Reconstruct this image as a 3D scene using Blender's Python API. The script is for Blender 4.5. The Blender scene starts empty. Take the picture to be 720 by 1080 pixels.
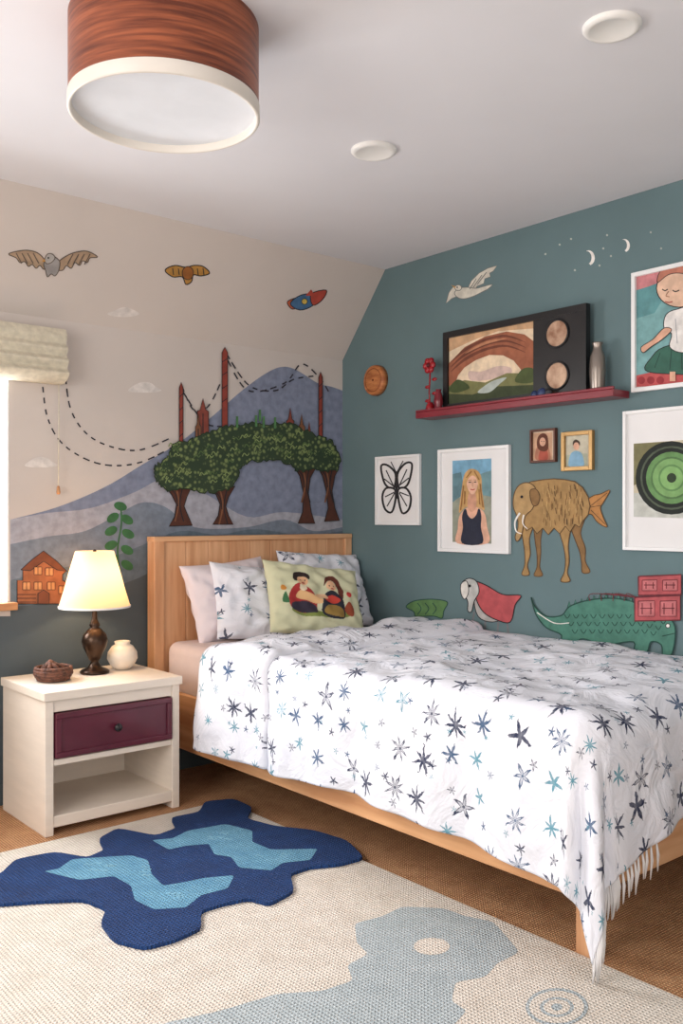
import bpy, math, random
from mathutils import Vector, Matrix, noise
random.seed(7)
H=1.25; XW=3.375; YW=4.0; ZC=2.585; ZK=2.14; YS=3.643; FPX=969.0
XL=-1.3; YB=-1.6
Fv=Vector((.644,.765,0)).normalized(); Rv=Vector((Fv.y,-Fv.x,0))
scene=bpy.context.scene
try: scene.view_settings.view_transform='Standard'
except Exception: pass

# ------------------------------------------------------------ materials
def lin(c):
    o=[]
    for v in c[:3]:
        v=v/255.0
        o.append(v/12.92 if v<=.04045 else ((v+.055)/1.055)**2.4)
    return (o[0],o[1],o[2],1)
_m={}
def nd(nt,t,**k):
    n=nt.nodes.new(t)
    for a,b in k.items(): setattr(n,a,b)
    return n
def base(name,rough=.7,metal=0):
    m=bpy.data.materials.new(name); m.use_nodes=True
    nt=m.node_tree; b=nt.nodes['Principled BSDF']
    b.inputs['Roughness'].default_value=rough; b.inputs['Metallic'].default_value=metal
    return m,nt,b
def mat(name,c,rough=.7,metal=0,var=.06,scale=8,c2=None,bump=0,bscale=60,stretch=(1,1,1),detail=4,emis=0,coat=0):
    if name in _m: return _m[name]
    m,nt,b=base(name,rough,metal)
    tc=nd(nt,'ShaderNodeTexCoord'); mp=nd(nt,'ShaderNodeMapping'); mp.inputs['Scale'].default_value=stretch
    nt.links.new(tc.outputs['Object'],mp.inputs['Vector'])
    nz=nd(nt,'ShaderNodeTexNoise'); nz.inputs['Scale'].default_value=scale; nz.inputs['Detail'].default_value=detail
    nt.links.new(mp.outputs['Vector'],nz.inputs['Vector'])
    r=nd(nt,'ShaderNodeValToRGB'); a=lin(c)
    if c2 is None: lo=tuple(x*(1-var*2) for x in a[:3])+(1,); hi=tuple(min(1,x*(1+var)) for x in a[:3])+(1,)
    else: lo=a; hi=lin(c2)
    r.color_ramp.elements[0].position=.35; r.color_ramp.elements[1].position=.65
    r.color_ramp.elements[0].color=lo; r.color_ramp.elements[1].color=hi
    nt.links.new(nz.outputs[0],r.inputs[0]); nt.links.new(r.outputs[0],b.inputs['Base Color'])
    if bump:
        n2=nd(nt,'ShaderNodeTexNoise'); n2.inputs['Scale'].default_value=bscale; n2.inputs['Detail'].default_value=3
        nt.links.new(mp.outputs['Vector'],n2.inputs['Vector'])
        bp=nd(nt,'ShaderNodeBump'); bp.inputs['Strength'].default_value=bump; bp.inputs['Distance'].default_value=.01
        nt.links.new(n2.outputs[0],bp.inputs['Height']); nt.links.new(bp.outputs[0],b.inputs['Normal'])
    if coat: b.inputs['Coat Weight'].default_value=coat
    _m[name]=m; return m
def P(r,g,b):  # flat paint
    return mat('paint_%d_%d_%d'%(r,g,b),(r,g,b),rough=.8,var=.09,scale=26)
def woodmat(name,c1,c2,stretch,rough=.45,scale=6):
    return mat(name,c1,rough=rough,c2=c2,stretch=stretch,scale=scale,detail=8,bump=.05,bscale=30)
def weave(name,c1,c2,scale,bump=.6,rough=.95,nmix=.9):
    m,nt,b=base(name,rough)
    tc=nd(nt,'ShaderNodeTexCoord')
    outs=[]
    for d in ('X','Y'):
        w=nd(nt,'ShaderNodeTexWave',bands_direction=d); w.inputs['Scale'].default_value=scale
        w.inputs['Distortion'].default_value=1.6; w.inputs['Detail'].default_value=2; w.inputs['Detail Scale'].default_value=3
        nt.links.new(tc.outputs['Object'],w.inputs['Vector']); outs.append(w.outputs['Fac'])
    mu=nd(nt,'ShaderNodeMath',operation='MULTIPLY'); nt.links.new(outs[0],mu.inputs[0]); nt.links.new(outs[1],mu.inputs[1])
    nz=nd(nt,'ShaderNodeTexNoise'); nz.inputs['Scale'].default_value=11; nz.inputs['Detail'].default_value=8; nz.inputs['Roughness'].default_value=.65
    nt.links.new(tc.outputs['Object'],nz.inputs['Vector'])
    ad=nd(nt,'ShaderNodeMath',operation='MULTIPLY_ADD'); nt.links.new(nz.outputs[0],ad.inputs[0]); ad.inputs[1].default_value=nmix; nt.links.new(mu.outputs[0],ad.inputs[2])
    r=nd(nt,'ShaderNodeValToRGB'); r.color_ramp.elements[0].position=.25; r.color_ramp.elements[1].position=1.0
    r.color_ramp.elements[0].color=lin(c1); r.color_ramp.elements[1].color=lin(c2)
    nt.links.new(ad.outputs[0],r.inputs[0]); nt.links.new(r.outputs[0],b.inputs['Base Color'])
    bp=nd(nt,'ShaderNodeBump'); bp.inputs['Strength'].default_value=bump; bp.inputs['Distance'].default_value=.006
    nt.links.new(ad.outputs[0],bp.inputs['Height']); nt.links.new(bp.outputs[0],b.inputs['Normal'])
    _m[name]=m; return m
def leafmat():
    m,nt,b=base('leaf_paint',.8)
    tc=nd(nt,'ShaderNodeTexCoord')
    v=nd(nt,'ShaderNodeTexVoronoi'); v.inputs['Scale'].default_value=42
    nt.links.new(tc.outputs['Object'],v.inputs['Vector'])
    n=nd(nt,'ShaderNodeTexNoise'); n.inputs['Scale'].default_value=8; n.inputs['Detail'].default_value=7; nt.links.new(tc.outputs['Object'],n.inputs['Vector'])
    ad=nd(nt,'ShaderNodeMath',operation='ADD'); nt.links.new(v.outputs['Distance'],ad.inputs[0]); nt.links.new(n.outputs[0],ad.inputs[1])
    r=nd(nt,'ShaderNodeValToRGB'); r.color_ramp.elements[0].position=.68; r.color_ramp.elements[1].position=1.5
    r.color_ramp.elements[0].color=lin((122,138,84)); r.color_ramp.elements[1].color=lin((44,62,42))
    nt.links.new(ad.outputs[0],r.inputs[0]); nt.links.new(r.outputs[0],b.inputs['Base Color']); return m
LEAF=leafmat()

def starmat():
    m,nt,b=base('star_print_cotton',.85)
    L=nt.links.new
    def M(op,a,b_=None,c=None):
        n=nd(nt,'ShaderNodeMath',operation=op)
        for i,x in enumerate((a,b_,c)):
            if x is None: continue
            if isinstance(x,(int,float)): n.inputs[i].default_value=x
            else: L(x,n.inputs[i])
        return n.outputs[0]
    uv=nd(nt,'ShaderNodeUVMap'); uv.uv_map='UVMap'
    def layer(scale,offs,rmin,rmax,prob):
        mp=nd(nt,'ShaderNodeMapping'); mp.inputs['Scale'].default_value=(scale,scale,scale); mp.inputs['Location'].default_value=offs
        L(uv.outputs[0],mp.inputs['Vector'])
        nz=nd(nt,'ShaderNodeTexNoise'); nz.inputs['Scale'].default_value=7; nz.inputs['Detail'].default_value=3; L(mp.outputs[0],nz.inputs['Vector'])
        vo=nd(nt,'ShaderNodeTexVoronoi',voronoi_dimensions='2D'); vo.inputs['Scale'].default_value=1; vo.inputs['Randomness'].default_value=.6
        L(mp.outputs[0],vo.inputs['Vector'])
        sb=nd(nt,'ShaderNodeVectorMath',operation='SUBTRACT'); L(mp.outputs[0],sb.inputs[0]); L(vo.outputs['Position'],sb.inputs[1])
        sx=nd(nt,'ShaderNodeSeparateXYZ'); L(sb.outputs[0],sx.inputs[0])
        sc=nd(nt,'ShaderNodeSeparateColor'); L(vo.outputs['Color'],sc.inputs[0])
        r0,r1,r2=sc.outputs[0],sc.outputs[1],sc.outputs[2]
        x,y=sx.outputs[0],sx.outputs[1]
        rr=M('SQRT',M('ADD',M('MULTIPLY',x,x),M('MULTIPLY',y,y)))
        th=M('ADD',M('ARCTAN2',y,x),M('MULTIPLY',r1,6.28))
        th0=th
        th=M('ADD',th,M('MULTIPLY',nz.outputs[0],.6))
        n=M('FLOOR',M('MULTIPLY_ADD',r2,4.4,5.0))
        ph=M('FRACT',M('DIVIDE',M('MULTIPLY',th,n),6.2832))
        tri=M('ABSOLUTE',M('SUBTRACT',M('MULTIPLY',ph,2.0),1.0))
        arm=M('POWER',tri,1.7)
        arm=M('MULTIPLY',arm,M('MULTIPLY_ADD',M('SINE',M('MULTIPLY',th0,3.0)),.15,.85))
        Rr=M('MULTIPLY_ADD',r0,rmax-rmin,rmin)
        sh=M('MULTIPLY',Rr,M('MULTIPLY_ADD',arm,.82,.20))
        inside=M('LESS_THAN',rr,sh)
        hol=M('MULTIPLY',M('LESS_THAN',rr,M('MULTIPLY',sh,.64)),M('GREATER_THAN',r1,.6))
        dot=M('LESS_THAN',rr,M('MULTIPLY',Rr,.10))
        hol=M('MULTIPLY',hol,M('SUBTRACT',1,dot))
        inside=M('MULTIPLY',inside,M('SUBTRACT',1,M('MULTIPLY',hol,.62)))
        inside=M('MULTIPLY',inside,M('LESS_THAN',r2,prob))
        inside=M('MULTIPLY',inside,M('MULTIPLY_ADD',nz.outputs[0],.8,.52)); inside=M('MINIMUM',inside,1)
        cr=nd(nt,'ShaderNodeValToRGB'); cr.color_ramp.interpolation='CONSTANT'
        e=cr.color_ramp.elements; e[0].color=lin((92,148,166)); e[1].position=.36; e[1].color=lin((58,88,124))
        e2=e.new(.6); e2.color=lin((34,44,76))
        L(r0,cr.inputs[0])
        return inside,cr.outputs[0]
    nzc=nd(nt,'ShaderNodeTexNoise'); nzc.inputs['Scale'].default_value=5; L(uv.outputs[0],nzc.inputs['Vector'])
    rb=nd(nt,'ShaderNodeValToRGB'); rb.color_ramp.elements[0].color=lin((222,225,236)); rb.color_ramp.elements[1].color=lin((236,236,242))
    L(nzc.outputs[0],rb.inputs[0])
    cur=rb.outputs[0]
    for args in ((7.9,(.3,.7,0),.21,.46,1.1),(12.5,(3.7,1.2,0),.12,.27,.45)):
        f,cc=layer(*args)
        mx=nd(nt,'ShaderNodeMix',data_type='RGBA'); L(f,mx.inputs[0]); L(cur,mx.inputs[6]); L(cc,mx.inputs[7]); cur=mx.outputs[2]
    L(cur,b.inputs['Base Color'])
    nb=nd(nt,'ShaderNodeTexNoise'); nb.inputs['Scale'].default_value=6; nb.inputs['Detail'].default_value=5; nb.inputs['Distortion'].default_value=1.0; L(uv.outputs[0],nb.inputs['Vector'])
    bp=nd(nt,'ShaderNodeBump'); bp.inputs['Strength'].default_value=.6; bp.inputs['Distance'].default_value=.045
    L(nb.outputs[0],bp.inputs['Height']); L(bp.outputs[0],b.inputs['Normal'])
    return m
STAR=starmat()
def vcol_mat(name,rough=.85):
    m,nt,b=base(name,rough); a=nd(nt,'ShaderNodeAttribute'); a.attribute_name='Col'
    nt.links.new(a.outputs['Color'],b.inputs['Base Color']); return m

# ------------------------------------------------------------ mesh builder
class MB:
    def __init__(s): s.v=[];s.f=[];s.fm=[];s.sm=[];s.mats=[]
    def mi(s,m):
        if m not in s.mats: s.mats.append(m)
        return s.mats.index(m)
    def face(s,idx,m,sm=False): s.f.append(idx); s.fm.append(s.mi(m)); s.sm.append(sm)
    def poly(s,pts,m):
        n=len(s.v); s.v+= [tuple(p) for p in pts]; s.face(list(range(n,n+len(pts))),m)
    def box(s,x0,x1,y0,y1,z0,z1,m):
        n=len(s.v)
        s.v+=[(x0,y0,z0),(x1,y0,z0),(x1,y1,z0),(x0,y1,z0),(x0,y0,z1),(x1,y0,z1),(x1,y1,z1),(x0,y1,z1)]
        for q in ((3,2,1,0),(4,5,6,7),(0,1,5,4),(1,2,6,5),(2,3,7,6),(3,0,4,7)): s.face([n+i for i in q],m)
    def prism(s,pts,d,m):
        n=len(s.v);k=len(pts);d=Vector(d)
        s.v+=[tuple(p) for p in pts]+[tuple(Vector(p)+d) for p in pts]
        s.face(list(range(n,n+k)),m); s.face(list(range(n+2*k-1,n+k-1,-1)),m)
        for i in range(k): j=(i+1)%k; s.face([n+i,n+j,n+k+j,n+k+i],m)
    def lathe(s,prof,c,m,seg=40,axis='Z'):
        c=Vector(c); n=len(s.v)
        for r,z in prof:
            for i in range(seg):
                a=2*math.pi*i/seg; u,w=r*math.cos(a),r*math.sin(a)
                p=Vector((u,w,z)) if axis=='Z' else Vector((z,u,w))
                s.v.append(tuple(c+p))
        for k in range(len(prof)-1):
            for i in range(seg):
                j=(i+1)%seg; s.face([n+k*seg+i,n+k*seg+j,n+(k+1)*seg+j,n+(k+1)*seg+i],m,True)
    def tube(s,path,rad,m,seg=8,closed=False):
        path=[Vector(p) for p in path]; n=len(s.v); K=len(path)
        for i,p in enumerate(path):
            t=(path[min(i+1,K-1)]-path[max(i-1,0)]); 
            if t.length<1e-9: t=Vector((0,0,1))
            t.normalize(); a=t.orthogonal().normalized() if abs(t.z)>.95 else t.cross(Vector((0,0,1))).normalized(); b=t.cross(a)
            r=rad[i] if isinstance(rad,(list,tuple)) else rad
            for k in range(seg):
                g=2*math.pi*k/seg; s.v.append(tuple(p+a*r*math.cos(g)+b*r*math.sin(g)))
        for i in range(K-1):
            for k in range(seg):
                j=(k+1)%seg; s.face([n+i*seg+k,n+i*seg+j,n+(i+1)*seg+j,n+(i+1)*seg+k],m,True)
        s.face([n+k for k in range(seg)][::-1],m); s.face([n+(K-1)*seg+k for k in range(seg)],m)
    def ball(s,c,r,m,seg=20,rings=12):
        if not isinstance(r,(tuple,list)): r=(r,r,r)
        n=len(s.v)
        for i in range(rings+1):
            a=math.pi*i/rings
            for k in range(seg):
                g=2*math.pi*k/seg
                s.v.append((c[0]+r[0]*math.sin(a)*math.cos(g),c[1]+r[1]*math.sin(a)*math.sin(g),c[2]+r[2]*math.cos(a)))
        for i in range(rings):
            for k in range(seg):
                j=(k+1)%seg; s.face([n+i*seg+k,n+(i+1)*seg+k,n+(i+1)*seg+j,n+i*seg+j],m,True)
    def build(s,name,bevel=0,parent=None,merge=False):
        me=bpy.data.meshes.new(name); me.from_pydata(s.v,[],s.f)
        for m in s.mats: me.materials.append(m)
        for i,p in enumerate(me.polygons): p.material_index=s.fm[i]; p.use_smooth=s.sm[i]
        me.update(); o=bpy.data.objects.new(name,me); scene.collection.objects.link(o)
        if bevel:
            b=o.modifiers.new('bevel','BEVEL'); b.width=bevel; b.segments=2; b.limit_method='ANGLE'; b.angle_limit=math.radians(50)
        if parent: o.parent=parent
        return o
def empty(name,loc=(0,0,0)):
    e=bpy.data.objects.new(name,None); e.location=loc; e.empty_display_size=.1; scene.collection.objects.link(e); return e

# wall-plane measurement helpers (photo survey -> point on a real plane)
def survey(px,py,p0,n):
    d=Fv+Rv*((px-360)/FPX)+Vector((0,0,1))*((545-py)/FPX)
    o=Vector((0,0,H)); t=(Vector(p0)-o).dot(n)/d.dot(n); return o+d*t
NB=Vector((0,-1,0)); NR=Vector((-1,0,0)); NF=Vector((0,0,1))
NS=Vector((0,-(ZC-ZK),-(YW-YS))).normalized()
PL={'back':((0,YW,0),NB),'right':((XW,0,0),NR),'slope':((0,YW,ZK),NS)}
def smooth(pts,k=5,closed=True):
    n=len(pts); out=[]
    rng=range(n) if closed else range(n-1)
    for i in rng:
        g=lambda j: pts[j%n] if closed else pts[max(0,min(n-1,j))]
        p0,p1,p2,p3=g(i-1),g(i),g(i+1),g(i+2)
        for q in range(k):
            t=q/k
            out.append(tuple(.5*((2*p1[a])+(-p0[a]+p2[a])*t+(2*p0[a]-5*p1[a]+4*p2[a]-p3[a])*t*t+(-p0[a]+3*p1[a]-3*p2[a]+p3[a])*t**3) for a in (0,1)))
    if not closed: out.append(tuple(pts[-1]))
    return out
def soften(pts,f=.22):
    out=[];n=len(pts)
    for i in range(n):
        a,b,c=pts[i-1],pts[i],pts[(i+1)%n]
        p=tuple(b[k]+(a[k]-b[k])*f for k in (0,1)); q=tuple(b[k]+(c[k]-b[k])*f for k in (0,1))
        out.append(p); out.append(tuple((p[k]+q[k]+2*b[k])/4 for k in (0,1))); out.append(q)
    return out
class Art:
    STEP=.0004
    def __init__(s,plane,off=.001,mb=None):
        s.p0,s.n=(PL[plane] if isinstance(plane,str) else plane); s.off=off; s.mb=mb or MB()
    def to3(s,pts): 
        s.p=Vector(s.p0)+s.n*s.off; return [survey(x,y,s.p,s.n) for x,y in pts]
    def poly(s,pts,m,sm=True,line=None,w=1.0):
        if sm: pts=smooth(pts,4)
        s.mb.poly(s.to3(pts),m); s.off+=s.STEP
        if line: s.stroke(list(pts)+[pts[0]],w,line,sm=False)
        return s
    def ell(s,cx,cy,rx,ry,m,line=None,w=1,rot=0):
        c,q=math.cos(rot),math.sin(rot)
        pts=[(cx+rx*math.cos(a)*c-ry*math.sin(a)*q,cy+rx*math.cos(a)*q+ry*math.sin(a)*c) for a in [2*math.pi*i/28 for i in range(28)]]
        return s.poly(pts,m,False,line,w)
    def stroke(s,pts,w,m,sm=True,taper=False):
        if sm and len(pts)>2: pts=smooth(pts,5,False)
        L=[];R=[];n=len(pts)
        for i in range(n):
            a=pts[max(0,i-1)];b=pts[min(n-1,i+1)]; dx,dy=b[0]-a[0],b[1]-a[1]; l=math.hypot(dx,dy) or 1
            ww=w/2*(1-.7*i/(n-1) if taper else 1)
            L.append((pts[i][0]-dy/l*ww,pts[i][1]+dx/l*ww)); R.append((pts[i][0]+dy/l*ww,pts[i][1]-dx/l*ww))
        L3=s.to3(L);R3=s.to3(R); k=len(s.mb.v); s.mb.v+=[tuple(p) for p in L3]+[tuple(p) for p in R3]
        for i in range(n-1): s.mb.face([k+i,k+i+1,k+n+i+1,k+n+i],m)
        s.off+=s.STEP*.3; return s
    def dash(s,pts,w,m,d=5,g=3.5):
        pts=smooth(pts,12,False); acc=0;cur=[pts[0]];on=True
        for a,b in zip(pts,pts[1:]):
            l=math.hypot(b[0]-a[0],b[1]-a[1]); acc+=l
            if on: cur.append(b)
            if acc>(d if on else g):
                if on and len(cur)>1: s.stroke(cur,w,m,False); s.off-=s.STEP*.3
                on=not on; acc=0; cur=[b]
        s.off+=s.STEP; return s
    def build(s,name): return s.mb.build(name)

# ------------------------------------------------------------ room shell
GREIGE=mat('greige_wall_paint',(205,195,188),rough=.9,var=.02,scale=2)
TEAL=mat('teal_wall_paint',(101,124,128),rough=.85,var=.03,scale=2.5)
WHITEW=mat('white_wall_paint',(224,218,212),rough=.9,var=.02,scale=2)
CEIL=mat('ceiling_paint',(225,224,228),rough=.95,var=.012,scale=2)
CASING=mat('white_trim_paint',(240,238,234),rough=.5,var=.02)
JUTE=weave('jute_floor',(158,104,64),(244,194,144),30,bump=1.0,nmix=.6)
wx0,wx1,wz0,wz1=.35,1.474,.88,2.03
b=MB(); T=.15
b.box(XL-T,wx0,YW,YW+T,0,ZC,GREIGE); b.box(wx1,XW+T,YW,YW+T,0,ZC,GREIGE)
b.box(wx0,wx1,YW,YW+T,0,wz0,GREIGE); b.box(wx0,wx1,YW,YW+T,wz1,ZC,GREIGE); b.build('wall_back')
b=MB(); b.box(XW,XW+T,YB-T,YW,0,ZC,TEAL); b.build('wall_right')
b=MB(); b.prism([(XL,YW,ZK),(XL,YS,ZC),(XL,YW,ZC)],(XW-XL,0,0),GREIGE); b.build('wall_slope')
b=MB(); b.box(XL-T,XW+T,YB-T,YW+T,-.1,0,JUTE); b.build('floor')
b=MB(); b.box(XL-T,XW+T,YB-T,YW+T,ZC,ZC+.1,CEIL); b.build('ceiling')
b=MB(); b.box(XL-T,XL,YB-T,YW,0,ZC,WHITEW); b.build('wall_left')
b=MB(); b.box(XL,XW,YB-T,YB,0,ZC,WHITEW); b.build('wall_front')
BASEB=mat('baseboard_paint',(74,84,88),rough=.6)
b=MB(); b.box(XL,XW,YW-.012,YW,0,.09,BASEB); b.build('baseboard_back')
b=MB(); b.box(XW-.012,XW,YB,YW-.012,0,.09,BASEB); b.build('baseboard_right')
# window
b=MB(); f=.035
b.box(wx0,wx0+f,YW+.06,YW+.1,wz0,wz1,CASING); b.box(wx1-.010,wx1,YW+.0,YW+.12,wz0,wz1,CASING)
b.box(wx0+f,wx1-.010,YW+.06,YW+.1,wz0,wz0+f,CASING); b.box(wx0+f,wx1-.010,YW+.06,YW+.1,wz1-f,wz1,CASING)
b.box((wx0+wx1)/2-.015,(wx0+wx1)/2+.015,YW+.06,YW+.1,wz0+f,wz1-f,CASING); b.build('window_1',.003)
SILLW=woodmat('sill_wood',(176,120,76),(206,152,104),(1,8,8))
b=MB(); b.box(wx0-.05,wx1+.02,YW-.05,YW,wz0-.035,wz0-.002,SILLW); b.build('trim_1',.004)
# roman shade
SH=mat('shade_linen',(212,203,182),rough=.95,var=.06,scale=40,bump=.3,bscale=200)
b=MB(); prof=[(0,2.085),(.07,2.085),(.085,2.05),(.075,2.02),(.095,1.995),(.08,1.965),(.105,1.94),(.085,1.91),(.11,1.885),(.085,1.86),(.05,1.845),(0,1.845)]
pp=smooth(prof[1:-1],4,False); pp=[prof[0]]+pp+[prof[-1]]
b.prism([(.2,YW-.002-a,z) for a,z in pp],(1.5,0,0),SH)
b.tube([(1.685,YW-.03,1.86),(1.686,YW-.028,1.6),(1.683,YW-.03,1.39)],.0022,SH)
b.lathe([(0,.04),(.006,.035),(.009,.01),(.007,0),(0,0)],(1.683,YW-.03,1.35),SILLW,16)
b.build('roman_shade')

# ------------------------------------------------------------ ceiling fixtures
DW=mat('lamp_wood_veneer',(96,42,22),rough=.4,c2=(160,86,52),stretch=(1.2,1.2,22),scale=4,detail=6,bump=.1,bscale=12)
RIM=mat('lamp_rim_white',(220,213,204),rough=.5,var=.02)
DIFF=mat('lamp_diffuser',(222,225,230),rough=.6,var=.02)
c=Fv*2.5+Rv*((174-360)/FPX*2.5); R=.254; zb=2.338
b=MB()
b.lathe([(R,ZC),(R,zb+.034)],(c.x,c.y,0),DW,80)
b.lathe([(R+.002,zb+.036),(R+.003,zb+.003),(R,zb),(R-.006,zb),(R-.008,zb+.003),(R-.008,zb+.03)],(c.x,c.y,0),RIM,80)
b.lathe([(R-.008,zb+.022),(R-.06,zb+.028),(.0001,zb+.034)],(c.x,c.y,0),DIFF,80)
b.build('drum_ceiling_lamp')
for i,(px,py,r) in enumerate(((394,158,.083),(645,27,.078))):
    q=survey(px,py,(0,0,ZC),NF); b=MB()
    b.lathe([(r,ZC),(r,ZC-.006),(r-.006,ZC-.012),(r*.78,ZC-.014),(r*.74,ZC-.012),(.0001,ZC-.012)],(q.x,q.y,0),CASING,48)
    b.build('recessed_ceiling_light')

# ------------------------------------------------------------ back wall mural
MT1=P(128,136,158); MT2=P(120,131,146); MT3=P(98,114,127); MT4=mat('mural_base_teal',(78,88,94),rough=.85,var=.05,scale=3)
HAZE=P(166,167,178)
A=Art('back',.0008)
A.poly([(11,560)]+smooth([(11,548),(60,535),(110,514),(150,490),(190,466),(225,438),(255,412),(280,394),(297,387),(312,390),(335,404),(350,408),(361,412)],5,False)+[(361,560)],MT1,False)
A.poly([(11,610)]+smooth([(11,548),(50,541),(95,536),(140,520),(175,505),(215,520),(260,545),(300,540),(361,548)],5,False)+[(361,610)],HAZE,False)
A.poly([(11,640)]+smooth([(11,574),(50,566),(90,560),(125,542),(150,530),(175,535),(205,556),(260,556),(300,548),(330,560),(361,556)],5,False)+[(361,640)],MT2,False)
A.poly([(11,690)]+smooth([(11,612),(60,600),(110,590),(150,575),(190,560),(230,564),(270,558),(320,565),(361,560)],5,False)+[(361,690)],MT3,False)
A.poly([(-120,940),(-120,650),(11,650)]+smooth([(11,640),(50,636),(90,628),(140,612),(200,590),(361,575)],5,False)+[(361,860)],MT4,False)
A.build('mountain_mural')
INK=P(38,36,40); BRN=P(84,46,34); BRN2=P(128,82,56); RED=P(142,60,48); WH=P(236,232,226)
A=Art('back',.004)
for tr in ([(174,512),(203,512),(197,524),(194,534),(199,546),(203,554),(178,555),(184,545),(186,532),(181,522)],[(222,515),(248,513),(241,524),(238,534),(241,544),(246,553),(224,553),(230,544),(232,532),(228,522)],[(310,492),(334,492),(327,504),(325,520),(328,540),(332,552),(314,552),(319,540),(320,520),(316,502)],[(335,492),(358,492),(353,502),(350,518),(353,536),(358,549),(342,550),(346,536),(344,518),(340,502)]):
    A.poly(tr,BRN,False,INK,1)
    x0=(tr[0][0]+tr[1][0])/2; y0=tr[0][1]
    A.stroke([(x0-3,y0+2),(x0,y0+18),(x0-4,y0+38)],1.6,BRN2); A.stroke([(x0+4,y0+2),(x0+1,y0+20),(x0+5,y0+38)],1.2,INK)
    A.stroke([(x0-9,y0+3),(x0-3,y0+10),(x0-1,y0+22)],1.0,INK)
for x,y0,y1,w in ((191,405,470,4),(237,368,455,6),(338,394,465,4)):
    A.poly([(x-w/2,y1),(x-w/2,y0+4),(x,y0-2),(x+w/2,y0+4),(x+w/2,y1)],RED,False,INK,.8)
    for k in range(4): A.stroke([(x-w/2,y0+14+k*14),(x+w/2,y0+10+k*14)],.8,INK,False)
def tower(x,y0,y1,w,m):
    A.poly([(x-w,y1),(x-w,y0+14),(x-w*.5,y0+12),(x,y0),(x+w*.5,y0+12),(x+w,y0+14),(x+w,y1)],m,False,INK,.7)
    A.stroke([(x,y0+16),(x,y1)],1,INK,False)
RB=P(134,66,54)
tower(214,420,472,6,RB); tower(306,430,455,4,RB); tower(318,436,458,3.5,BRN2); tower(326,444,460,3,RB); tower(209,436,470,3,BRN2)
rim=[(163,500),(166,490),(177,482),(184,468),(200,464),(213,458),(228,452),(245,449),(262,446),(280,448),(300,446),(318,452),(335,460),(350,466),(357,478),(358,492),(348,497),(330,494),(315,497),(305,489),(285,485),(266,487),(254,493),(250,504),(240,516),(222,519),(200,516),(180,517),(168,510)]
rr=[]
for i,(x,y) in enumerate(smooth(rim,6)): rr.append((x+random.uniform(-1.3,1.3),y+random.uniform(-2.2,2.2)))
A.poly(rr,LEAF,False,P(34,50,30),1.1)
DG=P(46,66,44); LG=P(132,150,92); MG=P(82,106,60)
for k in range(150):
    x=random.uniform(172,352); lo=468 if x>180 else 488; hi=510 if x<245 else 482
    if x>330: lo=474
    if 245<x<320: lo=454
    y=random.uniform(lo,hi)
    A.stroke([(x-4,y+2),(x-2,y-1.5),(x+1,y+1),(x+3,y-1)],1.0,random.choice((DG,LG,MG,DG)),True); A.off-=A.STEP*.28
for x,y in ((270,440),(274,434),(278,441),(250,441),(290,442)): A.stroke([(x,y+10),(x,y-2)],2.4,P(80,128,80),False)
A.build('forest_bridge_mural')
A=Art('back',.003)
for pts in ([(45,408),(50,440),(64,466),(90,484),(118,491),(150,487),(185,470)],[(68,384),(74,430),(92,458),(120,472),(150,474),(188,458)],[(192,408),(204,432),(220,428),(236,396)],[(192,412),(215,445),(236,450)],[(238,372),(262,406),(290,412),(310,400),(338,396)],[(240,380),(262,412),(300,404),(318,384),(338,400),(350,420)]):
    A.dash(pts,1.5,P(52,50,60))
A.build('dashed_rope_mural')
CL=P(218,211,206)
A=Art('back',.002)
for x,y,k in ((152,409,1),(43,488,1)):
    A.poly([(x-17*k,y+3),(x-10,y-3),(x-2,y-6),(x+7,y-5),(x+12,y-1),(x+18,y+3),(x+8,y+5),(x-8,y+5)],CL)
A.build('cloud_mural')
A=Art('slope',.001)
A.poly([(113,331),(122,327),(130,324),(139,326),(147,331),(138,334),(122,334)],CL); A.build('cloud_mural')
A=Art('back',.003)
OR=P(160,98,64); OR2=P(116,66,44)
A.poly([(18,637),(18,612),(24,612),(24,600),(34,592),(46,582),(58,591),(70,602),(66,606),(66,612),(73,616),(73,637)],OR,False,INK,1)
A.poly([(22,601),(34,590),(46,581),(60,592),(71,603),(60,601),(46,592),(32,602)],OR2,False,INK,.8)
for x,y in ((28,618),(40,618),(54,618),(40,602),(52,603),(66,622)):
    A.poly([(x-4,y-4),(x+4,y-4),(x+4,y+4),(x-4,y+4)],P(204,146,96),False,INK,.8); 
    A.stroke([(x,y-4),(x,y+4)],.7,INK,False)
A.poly([(40,637),(40,626),(46,622),(52,626),(52,637)],OR2,False,INK,.8)
for k in range(3): A.stroke([(18,627+k*4),(38,627+k*4)],.7,INK,False)
A.build('house_mural')
A=Art('back',.003); VG=P(58,108,66)
A.stroke([(127,608),(124,580),(128,552),(127,530)],1.8,VG)
for x,y,r in ((127,534,.3),(119,546,-.6),(134,548,.6),(117,560,-.5),(135,563,.5),(117,575,-.4),(134,580,.5),(118,590,-.6),(134,596,.6)):
    A.ell(x,y,7,4.5,VG,rot=r)
A.build('vine_mural')
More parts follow.
